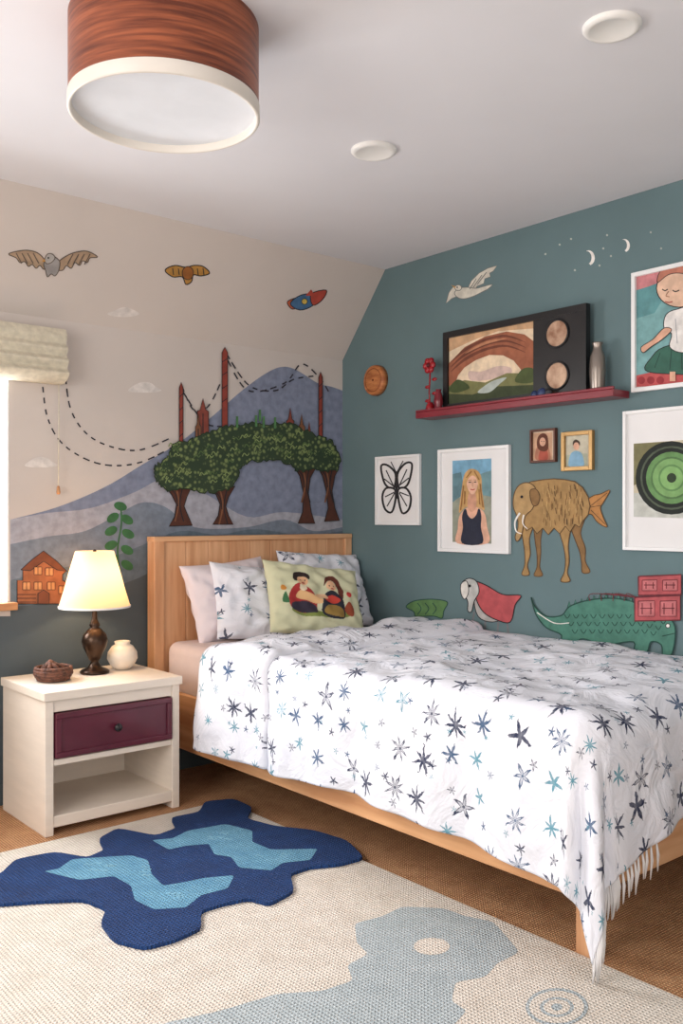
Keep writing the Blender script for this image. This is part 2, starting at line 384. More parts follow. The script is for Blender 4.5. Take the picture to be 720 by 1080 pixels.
# spread-wing bird
A=Art('slope',.001); TAN=P(172,146,120); DT=P(96,84,76)
A.poly([(9,268),(18,265),(30,264),(40,267),(47,274),(50,282),(46,284),(42,280),(38,283),(34,279),(30,281),(26,276),(21,277),(17,272)],TAN,True,DT,1.1)
A.poly([(62,276),(70,270),(80,266),(92,265),(103,271),(95,272),(92,277),(87,275),(84,280),(79,277),(75,283),(70,280),(66,285),(60,284)],TAN,True,DT,1.1)
A.poly([(49,272),(54,269),(58,271),(63,276),(62,285),(58,291),(54,289),(50,292),(48,285),(46,279)],P(150,146,144),True,DT,1)
A.poly([(47,274),(50,268),(55,268),(58,272),(54,277),(49,278)],P(170,166,162),True,DT,.9); A.ell(51,272,1,1,INK); A.poly([(47,273),(44,276),(48,276)],P(190,136,60),False)
for x in (20,26,32,38): A.stroke([(x-3,267),(x+3,278)],1,DT,False)
for x in (74,80,86,92): A.stroke([(x+3,268),(x-3,279)],1,DT,False)
A.build('eagle_mural')
A=Art('slope',.001); GO=P(178,130,60)
A.poly([(174,285),(184,280),(196,282),(204,280),(214,281),(221,288),(212,291),(204,290),(202,297),(196,300),(192,292),(182,292)],GO,True,INK,1.2)
A.ell(198,288,6,7,P(150,92,40),INK,.8)
for x in (182,188,208,214): A.stroke([(x,283),(x+1,290)],1,INK,False)
A.build('owl_mural')
A=Art('slope',.001)
A.poly([(303,318),(316,314),(316,322),(308,326)],P(190,90,56),True,INK,1)
A.poly([(306,320),(318,311),(334,311),(330,322),(316,327)],P(66,106,146),True,INK,1)
A.poly([(328,310),(344,306),(340,316),(330,322)],P(176,70,56),True,INK,1); A.poly([(322,312),(328,305),(332,312)],P(176,70,56),False)
A.ell(321,318,3,3,P(220,190,90),INK,.7); A.build('rocket_mural')

# ------------------------------------------------------------ right wall mural
A=Art('right',.001); EB=P(166,132,84); ED=P(96,72,46); EDK=P(140,106,66)
def leg(pts,m=EB): A.poly(pts,m,True,ED,1.0)
leg([(563,552),(572,552),(570,568),(570,584),(569,598),(572,607),(563,607),(566,598),(566,584),(564,570)],EDK)
leg([(600,548),(616,545),(612,562),(617,578),(617,592),(622,603),(614,604),(613,594),(611,582),(605,566)],EDK)
leg([(549,546),(562,552),(558,568),(559,584),(556,596),(558,606),(550,606),(553,596),(553,582),(551,568)])
leg([(588,548),(606,546),(601,562),(599,576),(600,592),(598,604),(601,613),(591,613),(595,603),(596,590),(594,576),(590,562)])
A.poly([(617,530),(625,523),(633,521),(643,517),(636,530),(633,536),(636,546),(640,556),(630,551),(624,543),(619,541)],P(180,126,72),True,ED,1.0)
for l in ([(622,534),(640,520)],[(622,535),(634,533)],[(623,538),(638,553)]): A.stroke(l,.7,ED,False)
shag=[(546,520),(551,512),(560,508),(572,506),(584,505),(596,506),(606,508),(614,514),(620,524),(622,534),(620,543),(614,550),(611,556),(606,553),(601,561),(596,555),(590,563),(584,557),(578,564),(572,557),(566,563),(561,556),(555,560),(552,551),(547,545),(545,534)]
A.poly(shag,EB,False,ED,1.1)
A.poly([(542,521),(547,512),(556,509),(564,514),(565,526),(561,537),(554,544),(552,554),(549,566),(545,571),(543,566),(546,556),(545,545),(541,534)],P(176,144,98),True,ED,1.0)
A.poly([(559,517),(565,516),(569,523),(567,532),(562,533),(559,525)],EDK,True,ED,.9)
A.stroke([(548,541),(543,550),(544,560),(550,563)],2.2,WH,taper=True); A.stroke([(552,543),(551,552),(556,558)],1.7,WH,taper=True); A.ell(550,524,1.5,1.5,INK)
random.seed(3)
for k in range(90):
    x=random.uniform(571,614); y=random.uniform(509,550)
    A.stroke([(x,y),(x+random.uniform(-1,1.5),y+random.uniform(4,9))],.7,random.choice((P(128,98,60),ED,P(196,160,108),EDK)),False); A.off-=A.STEP*.29
A.build('mammoth_mural')
A=Art('right',.001)
for l in ([(500,645),(497,662)],[(512,648),(511,668)],[(526,650),(524,671)],[(534,648),(536,670)]): A.stroke(l,2,P(120,120,124),False)
A.poly([(500,628),(512,622),(530,630),(536,648),(520,656),(504,650)],P(184,180,176),True,INK,.9)
A.poly([(499,614),(512,617),(530,627),(549,628),(543,638),(538,656),(524,654),(510,646),(502,632)],P(186,84,88),True,INK,1.1)
A.poly([(487,615),(494,610),(502,613),(505,624),(500,634),(497,645),(493,644),(493,634),(488,625)],P(196,196,192),True,INK,1)
A.poly([(486,616),(492,613),(494,624),(490,632),(486,626)],P(232,228,220),True,INK,.8); A.ell(495,618,1.6,1.6,INK); A.build('caped_bird_mural')
A=Art('right',.001); CG=P(76,128,112); CD=P(34,74,66)
for k in range(13):
    x=600+k*6.5; y=643-min(k,6)*1.5+max(0,k-8)*2
    A.poly([(x-3.5,y+3),(x,y-9),(x+3.5,y+3)],CG,False,CD,.9)
A.poly([(560,630),(564,640),(576,650),(592,649),(600,640),(616,634),(640,631),(665,634),(690,645),(706,652),(712,666),(708,690),(699,692),(697,680),(686,677),(681,690),(668,690),(668,677),(645,680),(637,685),(624,684),(624,677),(612,674),(602,684),(588,682),(592,670),(576,662),(565,648)],CG,True,CD,1.4)
for r in range(3):
    for k in range(12-r):
        x=598+k*9.2+r*4; y=648+r*8+ (k>8)*(k-8)*2
        A.stroke([(x-3,y),(x,y+4),(x+3,y)],.9,CD); A.off-=A.STEP*.28
A.stroke([(566,646),(584,657),(600,657)],1,WH); A.ell(704,660,2.2,2.2,WH,INK,.8); A.stroke([(698,671),(711,668)],1,CD)
CR=P(182,86,90); CRD=P(108,42,50); CRL=P(198,114,116)
for (x0,y0,x1,y1) in ((669,628,717,655),(673,606,718,628)):
    A.poly([(x0,y0+2),(x1,y0),(x1,y1-1),(x0,y1)],CR,False,CRD,1.5)
    xm=(x0+x1)/2
    for (a,c_) in ((x0+4,xm-3),(xm+3,x1-4)):
        A.poly([(a,y0+6),(c_,y0+5.5),(c_,y1-5),(a,y1-5)],CRL,False,CRD,1)
        A.stroke([(a+4,y0+8),(a+4,y1-7)],1,CRD,False); A.stroke([(c_-4,y0+8),(c_-4,y1-7)],1,CRD,False); A.stroke([(a+2,(y0+y1)/2),(c_-2,(y0+y1)/2)],1,CRD,False)
for x in (622,634,646,658): A.stroke([(x,634),(x+3,626),(670,630)],.8,CRD)
A.build('crocodile_mural')
A=Art('right',.001)
A.poly([(428,640),(436,634),(452,632),(466,633),(472,636),(468,644),(466,652),(458,650),(446,650),(438,650),(436,645)],P(96,134,82),True,CD,1)
for x in (440,448,456): A.stroke([(x,636),(x+4,642),(x,648)],.9,CD)
A.build('turtle_mural')
# flying gull
A=Art('right',.001); GW=P(214,209,196); GG=P(120,122,118)
A.poly([(492,306),(497,296),(505,288),(514,283),(524,280),(520,286),(516,288),(517,292),(511,294),(510,299),(503,302),(498,310)],GW,False,GG,.8)
A.poly([(484,306),(482,301),(477,303),(473,309),(470,320),(476,315),(481,313),(486,313)],GW,False,GG,.8)
A.poly([(479,309),(484,304),(492,303),(502,304),(510,302),(519,300),(514,305),(508,308),(500,312),(490,315),(483,314)],GW,True,GG,.8)
A.ell(483,303.5,3.6,3.0,GW,GG,.8); A.poly([(480,302),(475.5,300.5),(480,304.5)],P(200,150,80),False); A.ell(482,303,.8,.8,INK)
for l in ([(499,303),(508,290)],[(503,300),(513,287)],[(495,305),(502,294)]): A.stroke(l,.8,GG,False)
A.build('gull_mural')
A=Art('right',.001)
for cx,cy,r in ((619,272,8),(657,259,7)):
    o=[(cx+r*.2+r*math.cos(a)*.8,cy+r*math.sin(a)) for a in [math.pi*(-.5+i/10)-.3 for i in range(11)]]
    q=[(cx-r*.05+r*.62*math.cos(a),cy-.3+r*.86*math.sin(a)) for a in [math.pi*(.45-i*.9/10)-.3 for i in range(11)]]
    A.poly(o+q,WH,False)
A.build('moon_mural')
A=Art('right',.001)
for x,y in ((590,258),(602,252),(636,262),(640,248),(606,285),(575,268),(697,262),(632,280),(644,270),(686,245)):
    A.ell(x,y,1.1,1.1,P(180,184,176)); A.off-=A.STEP
A.build('star_dot_mural')

# ------------------------------------------------------------ framed pictures
def wall_frame(name,x0,x1,yt,yb,bw,fm,matm,inner=None,depth=.022,art=None,py_at=None):
    X=XW-depth; p=(X,0,0)
    a=survey(x0,yt,p,NR); c=survey(x0,yb,p,NR); d=survey(x1,(yt+yb)/2,p,NR)
    ya,yb_=d.y,a.y; z1,z0=a.z,c.z
    b=MB(); g=.001
    b.box(X,XW-g,ya,ya+bw,z0,z1,fm); b.box(X,XW-g,yb_-bw,yb_,z0,z1,fm)
    b.box(X,XW-g,ya+bw,yb_-bw,z0,z0+bw,fm); b.box(X,XW-g,ya+bw,yb_-bw,z1-bw,z1,fm)
    o=b.build(name+'_frame',.002)
    b=MB(); b.box(XW-.008,XW-g,ya+bw,yb_-bw,z0+bw,z1-bw,matm)
    A=Art(((XW-.008,0,0),NR),.0005,b)
    if art: art(A)
    o2=b.build(name+'_print')
    e=empty(name,(XW-.01,(ya+yb_)/2,(z0+z1)/2))
    for q in (o,o2):
        q.parent=e; q.matrix_parent_inverse=Matrix.Translation(-e.location)
    return e
FW=mat('white_frame_lacquer',(238,238,238),rough=.4,var=.01); MATB=mat('mat_board',(232,231,231),rough=.9,var=.01)
BK=mat('black_frame_lacquer',(26,24,26),rough=.35); GOLD=mat('gilt_frame',(176,138,84),rough=.4,metal=.4); DKW=mat('walnut_frame',(92,52,38),rough=.5)
def art_bfly(A):
    A.poly([(417,500),(409,491),(402,491),(403,502),(407,512),(415,515)],MATB,True,INK,2.2)
    A.poly([(419,500),(427,489),(434,489),(433,501),(429,512),(421,515)],MATB,True,INK,2.2)
    A.poly([(416,516),(407,515),(403,524),(406,537),(413,540),(417,526)],MATB,True,INK,2.2)
    A.poly([(420,516),(428,515),(433,524),(431,537),(424,541),(420,526)],MATB,True,INK,2.2)
    for l in ([(415,513),(407,496)],[(415,513),(405,505)],[(421,512),(429,495)],[(421,512),(431,504)],[(416,520),(408,534)],[(421,520),(429,534)],[(416,519),(406,524)],[(421,519),(431,523)]): A.stroke(l,1.2,INK,False)
    A.stroke([(418,497),(418,526)],3,INK,False); A.stroke([(417,497),(412,487)],1,INK,False); A.stroke([(419,497),(425,486)],1,INK,False)
wall_frame('butterfly_print',395,441.5,482,553.5,.014,FW,MATB,art=art_bfly)
SK=P(222,172,146)
def art_woman(A):
    A.poly([(477,486),(518,483.5),(518,573.5),(477,571.5)],P(120,168,196),False)
    A.poly([(477,528),(490,522),(518,520),(518,573.5),(477,571.5)],P(146,150,134),False)
    A.poly([(477,500),(486,498),(490,520),(477,530)],P(96,130,140),False)
    A.poly([(506,500),(518,496),(518,524),(508,522)],P(110,144,150),False)
    HB=P(202,160,104); HD=P(156,110,62)
    A.poly([(489,502),(493,496),(498,494.5),(504,497),(507.5,504),(508,516),(509.5,528),(510.5,538),(504,535),(491,535),(484,541),(485,528),(487,514)],HB)
    A.poly([(482,573),(482.5,558),(484,545),(489,538),(494,535),(501,534.5),(507,537),(511.5,543),(513.5,556),(514.5,573)],SK)
    A.poly([(487,573),(488,556),(487,546),(489,538),(491.5,537.5),(493,543),(497.5,547),(502,543),(504,537),(506,537.5),(507.5,545),(507,556),(508.5,573)],P(36,40,58))
    A.poly([(494.5,520),(501,520),(502,534),(497.5,540),(493,535)],P(206,154,128))
    A.poly([(492,507),(494,502),(498,500.5),(502,502),(503.8,507),(503.2,514),(500.8,519.5),(498,521.5),(495.2,519.5),(492.6,514)],P(228,182,156))
    A.poly([(490.6,513),(490.2,504),(494,498),(499,496.5),(504,500),(505.4,508),(504.6,514),(502.6,505),(498,501.5),(493.6,505)],HB)
    for l in ([(488.5,512),(487,526),(485.5,538)],[(506,510),(507.5,524),(509,535)],[(490,518),(489.5,532)],[(505,516),(505.5,532)],[(497,497),(491.5,504)],[(500,497),(505,506)]): A.stroke(l,1.2,HD)
    A.stroke([(494,508.6),(496.6,508.6)],1.0,INK,False); A.stroke([(499.6,508.4),(502.2,508.2)],1.0,INK,False)
    A.stroke([(493.6,506.6),(496.8,506.2)],.6,HD,False); A.stroke([(499.4,506.1),(502.4,506.3)],.6,HD,False)
    A.stroke([(498.2,508.5),(497.8,512.6),(498.8,513)],.6,P(190,138,112),False); A.stroke([(495.8,516),(498.2,516.8),(500.6,515.8)],1.0,P(180,74,72),False)
wall_frame('portrait_photo',461,536,474.5,581.5,.016,FW,MATB,art=art_woman)
def art_s1(A):
    A.poly([(562,457),(582,456),(582,485),(562,485)],P(200,160,130),False); A.poly([(565,485),(565,474),(569,469),(573,468),(578,471),(580,485)],P(178,120,96)); A.poly([(568,485),(569,476),(573,473),(577,476),(577,485)],P(170,84,68))
    A.poly([(566,470),(567,461),(572,457),(577,460),(578,472),(575,476),(569,475)],P(96,52,36)); A.ell(572,466,3.2,4.6,SK)
    A.stroke([(570.5,465.5),(571.4,465.5)],.8,INK,False); A.stroke([(573,465.5),(573.9,465.5)],.8,INK,False)
wall_frame('small_photo',558,585,453.5,488.5,.010,DKW,P(214,190,166),art=art_s1)
def art_s2(A):
    A.poly([(597,460),(619,458),(619,492),(597,492)],P(196,190,170),False); A.poly([(597,480),(619,478),(619,492),(597,492)],P(176,180,160),False)
    A.poly([(600,492),(601,480),(605,476),(610,476),(614,480),(615,492)],P(130,170,196)); A.ell(607.5,470,3.2,4.6,SK)
    A.poly([(604,470),(604,466),(607,463.5),(611,466),(611,470),(609,467),(606,467)],P(70,52,42))
wall_frame('gilt_photo',591,624,456,497,.018,GOLD,P(196,190,170),art=art_s2)
def art_girl(A):
    A.poly([(671,290),(776,276),(776,404),(671,408)],P(124,170,172),False)
    A.poly([(671,290),(700,286),(694,300),(680,304),(671,306)],P(200,130,134),False)
    A.poly([(671,306),(684,302),(700,296),(702,310),(690,330),(671,336)],P(96,148,152),False)
    A.poly([(671,396),(690,392),(720,394),(776,390),(776,404),(671,408)],P(186,84,84),False)
    for x in (676,686,696): A.ell(x,401,4,4,P(150,50,56)); 
    A.poly([(686,378),(700,366),(740,360),(748,392),(700,394),(680,390)],P(56,100,86),True,INK,.9)
    for l in ([(696,372),(690,388)],[(708,368),(706,390)],[(718,366),(719,390)]): A.stroke(l,.8,P(34,66,58),False)
    A.poly([(702,332),(714,326),(738,324),(742,366),(720,372),(706,366),(708,352),(700,346)],P(232,228,224),True,INK,.9)
    for l in ([(712,336),(714,362)],[(722,332),(724,364)]): A.stroke(l,.8,P(170,170,176),False)
    A.poly([(700,346),(708,348),(698,358),(686,366),(678,372),(676,366),(688,358)],SK,True,INK,.8)
    A.ell(716,304,24,20,P(228,190,164),INK,1)
    A.poly([(693,298),(696,286),(708,280),(724,280),(740,290),(742,304),(730,292),(716,288),(704,290)],P(186,120,100),True,INK,.8)
    A.stroke([(698,305),(701,306.5),(704,305)],1.1,INK); A.stroke([(709,306),(712,307.5),(716,306)],1.1,INK); A.stroke([(705,307),(702,312),(706,313)],.8,P(160,110,90)); A.stroke([(701,318),(705,319),(709,318)],1.1,P(170,76,72))
    A.poly([(706,392),(712,392),(712,402),(706,402)],SK,False)
wall_frame('girl_painting',665,784,288,414,.018,FW,MATB,art=art_girl)
def art_rec(A):
    A.poly([(668,468),(772,460),(772,548),(668,545)],P(206,196,170),False)
    A.poly([(668,468),(700,466),(696,500),(668,512)],P(124,120,84),False); A.poly([(668,520),(772,520),(772,548),(668,545)],P(200,202,194),False)
    cx,cy=708,504
    for r,m in ((38,P(32,38,34)),(33,P(80,90,74)),(31,P(30,36,32)),(27,P(104,146,90)),(22,P(84,120,74)),(20,P(124,166,104)),(14,P(96,138,84)),(12,P(130,174,108)),(5,P(44,60,40))): A.ell(cx,cy,r,r*1.02,m)
wall_frame('record_print',656,784,434,580,.014,FW,MATB,art=art_rec)
q=survey(394,401,(XW-.03,0,0),NR); W2=woodmat('disc_wood',(156,86,44),(200,132,78),(1,2,9)); b=MB()
b.lathe([(.0001,-.036),(.074,-.036),(.08,-.032),(.083,-.02),(.083,-.001),(.0001,-.001)],(XW,q.y,q.z),W2,56,'X')
b.lathe([(.06,-.0361),(.062,-.038),(.064,-.0361)],(XW,q.y,q.z),mat('disc_groove',(120,60,28)),56,'X'); b.ball((XW-.037,q.y,q.z),.006,mat('disc_groove',(120,60,28)))
b.build('round_wooden_plaque')

# ------------------------------------------------------------ shelf and things
SR=mat('red_shelf_lacquer',(128,30,44),rough=.35,var=.05,coat=.3); zs=1.772
b=MB(); b.box(XW-.12,XW-.001,2.15,3.29,zs-.03,zs,SR); b.box(XW-.12,XW-.108,2.15,3.29,zs,zs+.012,SR); b.build('wall_shelf',.003)
X=XW-.05; y0,y1=2.32,3.155; z0,z1=zs+.002,2.16
b=MB(); b.box(X-.0,X+.018,y0,y1,z0,z1,BK)
bw=.03
for (a,c_,d,e_) in ((y0,y0+.02,z0,z1),(y1-bw,y1,z0,z1),(y0+.02,y1-bw,z0,z0+bw),(y0+.02,y1-bw,z1-bw,z1)): b.box(X-.014,X-.0001,a,c_,d,e_,BK)
yd=2.60
b.box(X-.012,X-.0001,y0+.02,yd,z0+bw,z1-bw,BK)
A=Art(((X,0,0),NR),.0006,b)
def yz(pts,m,sm=True):
    u0,u1,v0,v1=yd+.005,y1-bw,z0+bw,z1-bw
    pts=smooth(pts,5) if sm else pts
    b.poly([(X-A.off,u1-(u1-u0)*x,v0+(v1-v0)*y) for x,y in pts],m); A.off+=A.STEP
yz([(0,0),(1,0),(1,1),(0,1)],P(232,210,180),False)
yz([(.0,.8),(.3,.9),(.6,.96),(1,.9),(1,1),(0,1)],P(206,166,128),False)
yz([(.25,.45),(.4,.42),(.6,.46),(.75,.4),(.7,.3),(.3,.3)],P(206,180,170))
yz([(0,0),(1,0),(1,.28),(.7,.34),(.45,.25),(.2,.33),(0,.3)],P(122,122,78),False)
yz([(0,0),(1,0),(1,.12),(.6,.17),(.3,.1),(0,.16)],P(62,72,46),False)
yz([(.36,.12),(.5,.1),(.62,.2),(.7,.28),(.55,.26),(.44,.2)],P(176,186,180))
yz([(0,.28),(.08,.3),(.12,.42),(.2,.52),(.34,.6),(.5,.64),(.66,.6),(.78,.5),(.86,.36),(.88,.26),(1,.24),(1,.72),(.9,.84),(.7,.93),(.45,.92),(.2,.82),(0,.62)],P(158,96,70),False)
for sft in (.0,.07,.14): yz([(.02,.48+sft),(.2,.66+sft),(.45,.75+sft),(.7,.74+sft),(.92,.58+sft),(.7,.71+sft),(.45,.71+sft),(.2,.61+sft)],P(112,62,46))
yz([(.2,.72),(.45,.84),(.7,.83),(.45,.8)],P(190,132,98))
yz([(0,.22),(.1,.35),(.2,.3),(.26,.2),(.1,.16)],P(66,80,44)); yz([(.8,.2),(.88,.36),(1,.34),(1,.16)],P(74,86,48))
for zc in (1.868,2.052):
    b.lathe([(.062,-.0125),(.064,-.018),(.056,-.018),(.056,-.0125)],(X,(y0+.02+yd)/2,zc),BK,40,'X')
    b.lathe([(.056,-.0135),(.0001,-.0135)],(X,(y0+.02+yd)/2,zc),mat('sepia_disc',(140,98,74),c2=(210,178,152),scale=14),40,'X')
b.build('arch_landscape_picture')
REDM=mat('red_glass',(160,26,36),rough=.2,var=.1)
b=MB(); fy,fx=3.235,XW-.07
b.tube([(fx,fy,zs),(fx-.004,fy+.004,zs+.1),(fx,fy,zs+.22)],.004,REDM)
for k in range(6):
    a=k*math.pi/3; b.ball((fx-.008,fy+.024*math.cos(a),zs+.235+.024*math.sin(a)),(.012,.018,.018),REDM,12,8)
b.ball((fx-.014,fy,zs+.235),.011,mat('flower_core',(90,14,24)))
for k in range(4): b.ball((fx+.006*(k%2),fy+(-.022 if k%2 else .02),zs+.06+.035*k),(.006,.018,.009),REDM,10,6)
b.lathe([(.0001,0),(.02,0),(.026,.012),(.02,.035),(.013,.05),(.0001,.05)],(fx,fy,zs+.001),REDM,24)
b.build('red_flower_figurine')
b=MB(); GL=mat('ruby_glass',(120,30,44),rough=.15)
b.lathe([(.0001,0),(.02,0),(.017,.01),(.024,.04),(.02,.075),(.012,.095),(.016,.105),(.0001,.105)],(XW-.09,3.16,zs+.001),GL,24); b.build('ruby_glass_vase')
b=MB(); RK=mat('blue_stone',(36,54,96),rough=.4)
for k,(dy,r) in enumerate(((0,.024),(.04,.02),(-.036,.018))): b.ball((XW-.09,2.53+dy,zs+r*.9),(r*.8,r,r*1.05),RK if k!=2 else P(60,60,66),12,8)
b.build('stone_trinkets')
b=MB(); PW=mat('pewter',(150,140,132),rough=.3,metal=.8)
b.lathe([(.0001,0),(.028,0),(.031,.02),(.034,.09),(.031,.15),(.02,.178),(.018,.195),(.023,.205),(.023,.21),(.0001,.21)],(XW-.06,2.265,zs+.001),PW,32); b.build('pewter_vase')

# ------------------------------------------------------------ nightstand
CR_=mat('cream_painted_wood',(230,217,202),rough=.5,var=.02,scale=3,bump=.04,bscale=40,stretch=(2,2,12)); BUR=mat('burgundy_lacquer',(88,28,46),rough=.35,var=.08,coat=.2)
nx0,nx1,ny0,ny1,nz=1.42,2.015,3.47,3.93,.565
b=MB()
b.box(nx0,nx0+.035,ny0+.006,ny1,0,nz-.035,CR_); b.box(nx1-.035,nx1,ny0+.006,ny1,0,nz-.035,CR_)
b.box(nx0-.008,nx1+.008,ny0-.006,ny1+.005,nz-.035,nz,CR_)
b.box(nx0+.035,nx1-.035,ny1-.015,ny1,.03,nz-.035,CR_)
b.box(nx0+.035,nx1-.035,ny0+.01,ny1-.015,.03,.075,CR_)
b.box(nx0+.035,nx1-.035,ny0+.01,ny1-.015,.272,.296,CR_)
dz0,dz1=.302,.478; b.box(nx0+.035,nx1-.035,ny0+.012,ny0+.03,dz1+.004,nz-.035,CR_)
b.box(nx0+.04,nx1-.04,ny0+.004,ny0+.3,dz0,dz1,BUR)
for q in ((nx0+.04,nx1-.04,dz0,dz0+.022),(nx0+.04,nx1-.04,dz1-.022,dz1),(nx0+.04,nx0+.064,dz0+.022,dz1-.022),(nx1-.064,nx1-.04,dz0+.022,dz1-.022)): b.box(q[0],q[1],ny0-.004,ny0+.004,q[2],q[3],BUR)
b.lathe([(.006,0),(.006,-.012),(.016,-.018),(.017,-.026),(.01,-.031),(.0001,-.032)],(0,0,0),BK,20)
k=len(b.v)-6*20; kx,kz=(nx0+nx1)/2,(dz0+dz1)/2
for i in range(k,len(b.v)): x,y,z=b.v[i]; b.v[i]=(kx+x,ny0+.004+z,kz+y)
b.build('nightstand',.003)
BRZ=mat('bronze',(70,52,40),rough=.3,metal=.75,var=.15); lx,ly=1.765,3.775
b=MB()
b.lathe([(.0001,0),(.062,0),(.064,.008),(.055,.016),(.03,.026),(.022,.04),(.016,.05),(.026,.062),(.036,.085),(.05,.115),(.056,.14),(.05,.168),(.03,.19),(.018,.2),(.024,.21),(.018,.222),(.012,.235),(.01,.3),(.012,.31),(.0001,.312)],(lx,ly,nz+.001),BRZ,40)
o1=b.build('lamp_base')
m,nt,bb=base('lamp_shade_fabric',.9)
bb.inputs['Base Color'].default_value=lin((240,220,190)); tr=nd(nt,'ShaderNodeBsdfTranslucent'); tr.inputs[0].default_value=lin((248,210,168)); mx=nd(nt,'ShaderNodeMixShader'); mx.inputs[0].default_value=.5
nt.links.new(bb.outputs[0],mx.inputs[1]); nt.links.new(tr.outputs[0],mx.inputs[2]); nt.links.new(mx.outputs[0],nt.nodes['Material Output'].inputs[0])
b=MB(); b.lathe([(.153,.855),(.13,.93),(.106,1.02),(.082,1.10)],(lx,ly,0),m,56)
b.lathe([(.154,.853),(.155,.861),(.152,.861)],(lx,ly,0),CASING,56)
o2=b.build('lamp_shade')
b=MB(); b.tube([(lx,ly,.87),(lx,ly,1.085)],.004,BRZ); b.tube([(lx-.083,ly,1.088),(lx+.083,ly,1.088)],.002,BRZ); b.tube([(lx,ly-.083,1.088),(lx,ly+.083,1.088)],.002,BRZ); b.ball((lx,ly,1.1),.008,BRZ)
o3=b.build('lamp_harp')
e=empty('table_lamp',(lx,ly,nz))
for o in (o1,o2,o3): o.parent=e; o.matrix_parent_inverse=Matrix.Translation(-e.location)
b=MB(); CER=mat('ceramic_cream',(228,216,200),rough=.35,var=.03)
b.lathe([(.0001,0),(.03,0),(.052,.018),(.067,.048),(.064,.078),(.047,.103),(.032,.113),(.036,.125),(.03,.127),(.026,.113),(.0001,.105)],(1.905,3.79,nz+.001),CER,40); b.build('ceramic_vase')
RAT=mat('rattan_brown',(66,40,32),rough=.7,c2=(118,74,56),scale=50,bump=.6,bscale=90); b=MB(); bx,by=1.555,3.72
for k in range(5):
    rr_=.062+.006*k if k<3 else .074-.003*(k-3)
    b.tube([(bx+rr_*math.cos(t),by+rr_*math.sin(t),nz+.009+k*.011) for t in [2*math.pi*i/36 for i in range(37)]],.0075,RAT)
b.lathe([(.066,.004),(.0001,.004)],(bx,by,nz),RAT,30)
for k in range(4):
    a0=k*.8
    b.tube([(bx-.045*math.cos(a0),by-.045*math.sin(a0),nz+.05),(bx-.01,by+.005*k,nz+.078),(bx+.045*math.cos(a0+.5),by+.045*math.sin(a0+.5),nz+.05)],.010,RAT)
b.build('woven_basket')

# ------------------------------------------------------------ bed
bed=empty('bed',(2.75,2.7,0))
def toBed(o): o.parent=bed; o.matrix_parent_inverse=Matrix.Translation(-bed.location); return o
WD=woodmat('birch_wood_vertical',(204,150,108),(228,180,138),(9,9,.8),scale=3)
WDH=woodmat('birch_wood_long',(200,142,96),(226,174,126),(9,.7,9),scale=3)
WDX=woodmat('birch_wood_across',(206,154,112),(228,182,140),(.8,9,9),scale=3)
bx0,bx1=2.14,3.365
b=MB(); hy0,hy1=3.915,3.98
b.box(bx0-.01,bx0+.045,hy0-.005,hy1,0,1.15,WD); b.box(bx1-.045,bx1+.003,hy0-.005,hy1,0,1.15,WD)
b.box(bx0-.012,bx1+.004,hy0-.008,hy1+.002,1.13,1.155,WDX)
n=9; w=(bx1-bx0-.09)/n
for i in range(n): b.box(bx0+.045+i*w+.0008,bx0+.045+(i+1)*w-.0008,hy0+.008,hy1-.01,.25,1.13,WD)
toBed(b.build('headboard',.004))
b=MB()
b.box(bx0,bx0+.03,1.53,hy0-.006,.19,.44,WDH); b.box(bx1-.03,bx1,1.53,hy0-.006,.19,.40,WDH); 
b.box(bx0+.01,bx1,1.51,1.535,.19,.40,WDX)
for (x,y) in ((2.205,1.52),(3.29,1.52)): b.box(x,x+.06,y,y+.06,0,.35,WD)
for i in range(10): b.box(bx0+.03,bx1-.03,1.62+i*.22,1.70+i*.22,.36,.385,WDX)
toBed(b.build('bed_frame',.004))
MS=mat('blush_sheet',(228,210,206),rough=.9,var=.02,bump=.2,bscale=20)
b=MB(); b.box(2.185,3.355,1.56,3.905,.39,.655,MS); o=b.build('mattress'); bv=o.modifiers.new('b','BEVEL'); bv.width=.05; bv.segments=5; toBed(o)
for p in o.data.polygons: p.use_smooth=True

def ss(x): x=max(0,min(1,x)); return x*x*(3-2*x)
DX0,DXE,DYH,DYE=3.335,2.185,3.42,1.535
DW_,DL_=DX0-DXE,DYH-DYE; r0=.08
def duv(s,t,off=0):
    a=max(0,s-DW_); c_=max(0,t-DL_); sx=min(s,DW_); tx=min(t,DL_)
    x=DX0-sx; y=DYH-tx
    m=math.hypot(a,c_); phi=math.atan2(c_,a) if m>0 else 0
    dn=0;out=0
    if m>0:
        q=r0*math.pi/2
        if m<q: th=m/r0; out=(r0+off)*math.sin(th); dn=r0-(r0+off)*math.cos(th); 
        else: out=r0+off; dn=r0+(m-q)
        e_=(tx+phi*.22) if a>0 else (DL_+math.pi/2*.22+DW_-sx)
        f_=ss((dn-.03)/.35)
        cor=math.sin(phi*2)**2
        out+=f_*(.017*math.sin(e_*11+.6)+.011*math.sin(e_*23+1.)+cor*(.045+.04*math.cos(phi*8-.6))+.016)
        dx,dy=-a/m,-c_/m; x+=dx*out; y+=dy*out; z=.70-dn
    else: z=.70+off
    top=1 if m==0 else max(0,1-m/.15)
    nn=noise.noise(Vector((s*2.2,t*1.7,3.1)))*.024+noise.noise(Vector((s*6+t*1.5,t*3.2,1.3)))*.013
    rg=abs(noise.noise(Vector((s*3.5+t*2.2,t*2-s,8.4))))*-.032
    rg+=abs(noise.noise(Vector((s*7-t*3,t*5+s,2.4))))*-.016
    z+=top*(nn+rg+.014)-top*.02*ss((.7-t)/.7)
    if m>0:
        g=noise.noise(Vector((s*5,t*6,2)))*.014*(1-top); x-=abs(g)*a/m; y-=abs(g)*c_/m
    return Vector((x,y,max(z,.02)))
